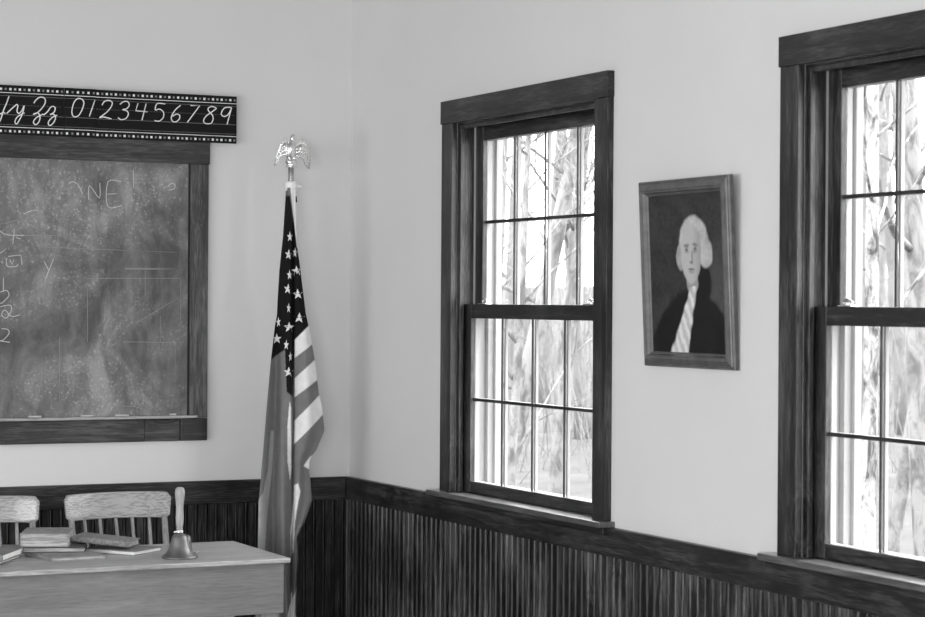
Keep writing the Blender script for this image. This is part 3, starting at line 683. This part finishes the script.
# ------------------------------------------------------------------ chairs
def chair():
    c = empty('spindle_back_chair')
    # seat
    b = MB(); n = 28; vs = []; fs = []
    for z in (.425, .455):
        for j in range(n):
            q = 2 * PI * j / n; cx_, sy_ = math.cos(q), math.sin(q)
            x = .20 * math.copysign(abs(cx_) ** .55, cx_); y = .19 * math.copysign(abs(sy_) ** .6, sy_)
            vs.append((x * (1 if z > .44 else .96), y * (1 if z > .44 else .96) - .24, z))
    fs = [tuple(range(n))[::-1], tuple(range(n, 2*n))] + [(j, (j+1) % n, n + (j+1) % n, n + j) for j in range(n)]
    b.add(vs, fs); b.build('seat', M['oak_x'], c, .006)
    # crest rail: bent board, rounded upper corners
    b = MB(); nx, nz = 26, 6; vs = []
    W2 = .181
    for side in (0, 1):
        for i in range(nx + 1):
            t = -1 + 2 * i / nx; x = W2 * t
            zt = .896 - .018 * max(0, (abs(t) - .90) / .10) ** 2.4 + .003 * (1 - t * t)
            zb = .808 + .004 * (1 - t * t) + .010 * max(0, (abs(t) - .9) / .1) ** 2
            for j in range(nz + 1):
                z = zb + (zt - zb) * j / nz
                yy = .030 * (1 - t * t) + .10 * (z - .80) + (.0 if side == 0 else .018)
                xx = x + (z - .80) * .10 * t
                vs.append((xx, yy, z))
    N = (nx + 1) * (nz + 1); fs = []
    for i in range(nx):
        for j in range(nz):
            a = i * (nz + 1) + j; fs.append((a, a + nz + 1, a + nz + 2, a + 1)); a += N; fs.append((a, a + 1, a + nz + 2, a + nz + 1))
    rim = [i * (nz + 1) for i in range(nx + 1)] + [nx * (nz + 1) + j for j in range(1, nz + 1)] + [i * (nz + 1) + nz for i in range(nx - 1, -1, -1)] + [j for j in range(nz - 1, 0, -1)]
    for i in range(len(rim)): a, d = rim[i], rim[(i+1) % len(rim)]; fs.append((a, a + N, d + N, d))
    b.add(vs, fs, 0, True); cr = b.build('crest_rail', M['oak_x'], c, .003)
    for sx in (-1, 1):
        b = MB(); b.tube([(sx * .150, -.085, .44), (sx * .160, -.045, .60), (sx * .165, .012, .815)], [.011, .0125, .010], 14); b.build('back_post', M['oak_z'], c)
    for j in range(5):
        x = (-.115 + j * .0575); t = x / .181
        b = MB(); b.tube([(x * .92, -.075, .45), (x * .96, -.035 + .012 * (1 - t*t), .62), (x, .009 + .030 * (1 - t * t), .812)], [.0065, .0075, .0055], 12); b.build('spindle', M['oak_z'], c)
    for sx, sy in ((-1, 0), (1, 0), (-1, 1), (1, 1)):
        b = MB(); yt = -.10 if sy == 0 else -.36
        b.tube([(sx * .135, yt, .43), (sx * .16, yt + (.03 if sy == 0 else -.02), .22), (sx * .185, yt + (.06 if sy == 0 else -.04), 0)], [.014, .017, .011], 14); b.build('leg', M['oak_z'], c)
    for sx in (-1, 1):
        b = MB(); b.tube([(sx * .165, -.065, .19), (sx * .165, -.385, .19)], .008, 10); b.build('stretcher', M['oak_z'], c)
    b = MB(); b.tube([(-.165, -.22, .19), (.165, -.22, .19)], .008, 10); b.build('stretcher', M['oak_z'], c)
    return c
c1 = chair(); c1.location = (-.992, -.365, 0); c1.rotation_euler.z = .05
tag(c1, 'pale wooden spindle back chair behind the desk, nearer the bell', 'chair', 'spindle back chairs behind the desk')
c2 = copy_tree(c1); c2.location = (-1.452, -.36, -.0); c2.rotation_euler.z = -.03
tag(c2, 'pale wooden spindle back chair cut off at the left edge of the photo', 'chair', 'spindle back chairs behind the desk')

# ------------------------------------------------------------------ books
def book(label, w_, d_, h, loc, rz, cov, page, spine='left', open_front=True, ct=.0022, tilt=0.0, round_spine=False):
    """base centre at loc; spine on 'left', 'front' or 'back'"""
    r0 = empty('book', loc, rz); r0.rotation_euler.y = tilt; tag(r0, label, 'book', 'old books lying on the desk')
    W2, D2 = w_ / 2, d_ / 2
    b = MB(); b.box((-W2, -D2, 0), (W2, D2, ct)); b.box((-W2, -D2, h - ct), (W2, D2, h))
    if round_spine:
        n = 10; vs = []; 
        for x in (-W2, W2):
            for i in range(n + 1):
                a = -PI / 2 + PI * i / n; vs.append((x, -D2 - math.cos(a) * h * .35, h / 2 + math.sin(a) * h / 2))
        fs = [(i, i + 1, n + 2 + i, n + 1 + i) for i in range(n)] + [tuple(range(n + 1))[::-1], tuple(range(n + 1, 2 * n + 2))]
        b.add(vs, fs, 0, True)
    elif spine == 'left': b.box((-W2 - ct, -D2, 0), (-W2, D2, h))
    elif spine == 'right': b.box((W2, -D2, 0), (W2 + ct, D2, h))
    elif spine == 'back': b.box((-W2, D2, 0), (W2, D2 + ct, h))
    b.build('cover', M[cov], r0, .0008)
    e = .004; b = MB()
    # pages: slightly uneven layers
    n = max(3, int(h / .004)); rnd = random.Random(len(label))
    for i in range(n):
        z0 = ct + (h - 2 * ct) * i / n; z1 = ct + (h - 2 * ct) * (i + 1) / n; j = rnd.uniform(-.0012, .0012)
        b.box((-W2 + (e + j if spine != 'left' else 0), -D2 + (e + j if not round_spine else 0), z0), (W2 - e + j, D2 - e + j, z1))
    b.build('pages', M[page], r0)
    return r0
def fr_(p, ang_, w_, d_):   # centre from the front-left corner
    c_, s_ = math.cos(ang_), math.sin(ang_); return (p[0] + c_ * w_ / 2 - s_ * d_ / 2, p[1] + s_ * w_ / 2 + c_ * d_ / 2)
A = math.radians
p = fr_((-1.402, -1.047), A(8), .177, .215); book('thin worn book with grey cover lying flat at the front, under the thick book stack', .177, .215, .012, (p[0], p[1], .760), A(8), 'cover_tan', 'page')
book('thin book almost hidden under the back left of the stack', .17, .10, .012, (-1.385, -.705, .760), A(-14), 'cover_mid', 'page_white')
p = fr_((-1.452, -.885), A(-18), .187, .20); book('flat dark covered book lying directly under the thick old book', .187, .20, .0155, (p[0], p[1], .7722), A(-18), 'cover_dark', 'page')
p = fr_((-1.455, -.862), A(-21), .146, .178); book('thickest old book with a worn tan cover, topmost of the stack', .146, .178, .042, (p[0], p[1], .7880), A(-21), 'cover_tan', 'page')
p = (-1.131, -.868); book('thin book with white page edges beside the bell, partly under the leaning book', .155, .19, .0135, (p[0], p[1], .760), A(39), 'cover_mid', 'page_white', spine='back')
p = fr_((-1.283, -.825), A(-35), .187, .11); book('worn round spined book leaning across two others in front of the chair spindles', .187, .11, .019, (p[0], p[1], .7865), A(-35), 'cover_worn', 'page', round_spine=True, tilt=A(4.6))
# two books cut by the left edge of the frame
q = A(57.5)
def cor(P, w_, d_):  # P is the corner at local (+W2, -D2)... rotated by q
    c_, s_ = math.cos(q), math.sin(q); return (P[0] - c_ * w_ / 2 - s_ * d_ / 2, P[1] - s_ * w_ / 2 + c_ * d_ / 2)
p = cor((-1.462, -.895), .21, .15); book('thin pale edged book under another at the left end of the desk', .21, .15, .009, (p[0], p[1], .760), q, 'cover_mid', 'page_white')
p = cor((-1.448, -.882), .21, .15); book('grey covered book with white page edges, uppermost at the left end of the desk', .21, .15, .020, (p[0], p[1], .7691), q + .03, 'cover_mid', 'page_white')

# ------------------------------------------------------------------ handbell
hb = empty('handbell', (-1.018, -1.090, DZ)); tag(hb, 'bronze school handbell with a pale turned wooden handle, standing on the desk', 'bell')
MB().lathe([(.0, .010), (.046, .0), (.0545, .0), (.0560, .003), (.0530, .007), (.0430, .014), (.0350, .025), (.0300, .039), (.0265, .053), (.0235, .064), (.0190, .071), (.0110, .075), (0, .078)], n=56).build('bell_body', M['bell_metal'], hb)
MB().lathe([(.0, .076), (.0100, .076), (.0110, .080), (.0085, .084), (.0, .085)], n=32).build('ferrule', M['silver'], hb)
MB().lathe([(.0, .083), (.0095, .083), (.0095, .097), (.0108, .099), (.0120, .114), (.0125, .126), (.0112, .142), (.0110, .152), (.0130, .174), (.0150, .192), (.0152, .203), (.0135, .212), (.0085, .217), (0, .218)], n=32).build('handle', M['handle_wood'], hb)
MB().tube([(-.020, -.004, .080), (-.010, -.010, .083), (0, -.012, .0835), (.008, -.009, .0835)], [.002, .003, .003, .002], 8).build('clip', M['white_plastic'], hb)
cu = empty('small_bell', (-.975, -1.010, DZ)); tag(cu, 'small rounded metal bell standing right behind the handbell', 'bell')
MB().lathe([(.0, .004), (.022, 0), (.026, .0), (.026, .006), (.0225, .018), (.021, .032), (.0205, .046), (.018, .056), (.011, .062), (0, .064)], n=40).build('bell_body', M['bell_metal'], cu)
MB().tube([(.024, -.01, .004), (.036, -.018, .007), (.040, -.018, .012)], [.003, .003, .001], 8).build('hook', M['silver'], cu)

# ------------------------------------------------------------------ outside
def gz(x, y):
    d = math.hypot(x, y); return -.7 + max(0, d - 6) * .055 + .15 * noise.noise(Vector((x * .2, y * .2, 0)))
vs = []; n = 60
for i in range(n + 1):
    for j in range(n + 1):
        x = .3 + 49 * (i / n) ** 1.3; y = -14 + 64 * j / n; vs.append((x, y, gz(x, y)))
fs = [(i*(n+1)+j, (i+1)*(n+1)+j, (i+1)*(n+1)+j+1, i*(n+1)+j+1) for i in range(n) for j in range(n)]
b = MB(); b.add(vs, fs, 0, True); o = b.build('woodland_ground', M['leaf_litter']); tag(o, 'pale leaf covered slope outside the windows', 'ground', kind='structure')

def tree(x, y, h, r0, lean, seed, label, mat, bare=0.25, nb=11, spread=1.0, bend=.3):
    rn = random.Random(seed); z0 = gz(x, y) - .1
    root = empty('bare_tree', (x, y, z0)); tag(root, label, 'tree', 'bare trees outside the windows')
    N = 22; P_ = []; R1 = []; ph = rn.random() * 6
    for i in range(N + 1):
        t = i / N; P_.append(Vector((lean[0] * t + bend * .25 * math.sin(t * 5 + ph) * t, lean[1] * t + bend * .25 * math.cos(t * 4 + ph) * t, h * t))); R1.append(r0 * (1 - .8 * t) * (1 + .35 * math.exp(-t * 30)) * (1 + .05 * rn.uniform(-1, 1)))
    MB().tube(P_, R1, 14).build('trunk', mat, root)
    b = MB()
    def br(p, d, ln, r_, lev):
        pts = [p]; m = 6; dd = d.copy()
        for i in range(m):
            dd = (dd + Vector((rn.uniform(-.3, .3), rn.uniform(-.3, .3), rn.uniform(-.12, .28)))).normalized(); pts.append(pts[-1] + dd * ln / m)
        b.tube(pts, [r_ * (1 - .8 * i / m) for i in range(m + 1)], 6 if lev else 8)
        if lev < 3:
            for q_ in range(4 if lev < 2 else 3):
                i = rn.randint(1, m - 1); dv = (dd + Vector((rn.uniform(-1, 1), rn.uniform(-1, 1), rn.uniform(-.5, .7))) * .9).normalized()
                br(pts[i], dv, ln * rn.uniform(.4, .65), r_ * .5, lev + 1)
    for q_ in range(nb):
        t = bare + (1 - bare) * (q_ + rn.random() * .7) / nb; i = min(N, int(t * N)); a = rn.random() * 2 * PI
        br(P_[i], Vector((math.cos(a), math.sin(a), rn.uniform(.2, .9))).normalized(), (h * .32 * (1.1 - t) + .5) * spread, R1[i] * .30, 0)
    b.build('branches', mat, root)
    return root
T = [
 # x, y, height, radius, lean, seed, label, material
 (3.95, 6.95, 7.0, .085, (1.3, -.5), 1, 'leaning pale bare tree crossing the middle of the left window', 'bark'),
 (5.84, 9.32, 8.5, .080, (.5, -.2), 2, 'thick blurred upright trunk seen in the left window', 'bark'),
 (3.15, 5.07, 5.5, .040, (.5, .2), 3, 'slim bare sapling at the left side of the left window', 'bark'),
 (4.10, 2.39, 8.0, .050, (.05, .0), 4, 'patchy pale barked trunk standing at the left of the right window', 'bark_pale'),
 (5.72, 3.80, 8.5, .120, (-.4, .3), 5, 'thick mottled trunk at the right edge of the photo, in the right window', 'bark'),
 (6.6, 5.6, 8.0, .060, (1.2, -.6), 6, 'tree with long slanting boughs in the right window', 'bark'),
 (10.84, 19.13, 10.0, .10, (.8, 0), 7, 'distant tree near the middle of the left window', 'bark_far'),
 (9.46, 15.35, 10.0, .09, (-.9, 0), 8, 'distant tree at the right of the left window', 'bark_far'),
 (7.70, 13.98, 9.0, .09, (.4, 0), 9, 'distant tree at the left of the left window', 'bark_far'),
 (13.64, 15.56, 10.0, .10, (.3, 0), 10, 'distant tree behind the patchy trunk in the right window', 'bark_far'),
 (12.94, 13.68, 10.0, .09, (-.9, 0), 11, 'distant tree in the middle of the right window', 'bark_far'),
 (17.5, 20.5, 11.0, .15, (.5, 0), 12, 'farthest tree up the slope in the right window', 'bark_far'),
 (13.5, 26.0, 11.0, .15, (.5, 0), 13, 'farthest tree up the slope in the left window', 'bark_far'),
]
for (x, y, h, r_, ln, sd, lb, mt_) in T: tree(x, y, h, r_, ln, sd, lb, M[mt_], nb=(17 if sd < 7 else 6))
# undergrowth of fine twigs
rn = random.Random(77); b = MB()
for i in range(2200):
    D = rn.uniform(21, 44); a = rn.uniform(.00, .48) if rn.random() < .5 else rn.uniform(.0, .7)
    ang_ = math.radians(90 - 25.6) - (a - .0)  # direction fan seen through the windows
    x = -3.11 + D * math.cos(ang_ + .03); y = -7.455 + D * math.sin(ang_ + .03)
    if x < 1.5: continue
    z = gz(x, y); h = rn.uniform(.5, 2.8); dx, dy = rn.uniform(-.5, .5), rn.uniform(-.5, .5)
    b.tube([(x, y, z), (x + dx * .4, y + dy * .4, z + h * .5), (x + dx, y + dy, z + h)], [.008, .006, .003], 3, cap=False)
o = b.build('undergrowth', M['bark_far']); tag(o, 'thin bare undergrowth twigs covering the slope outside', 'undergrowth', kind='stuff')
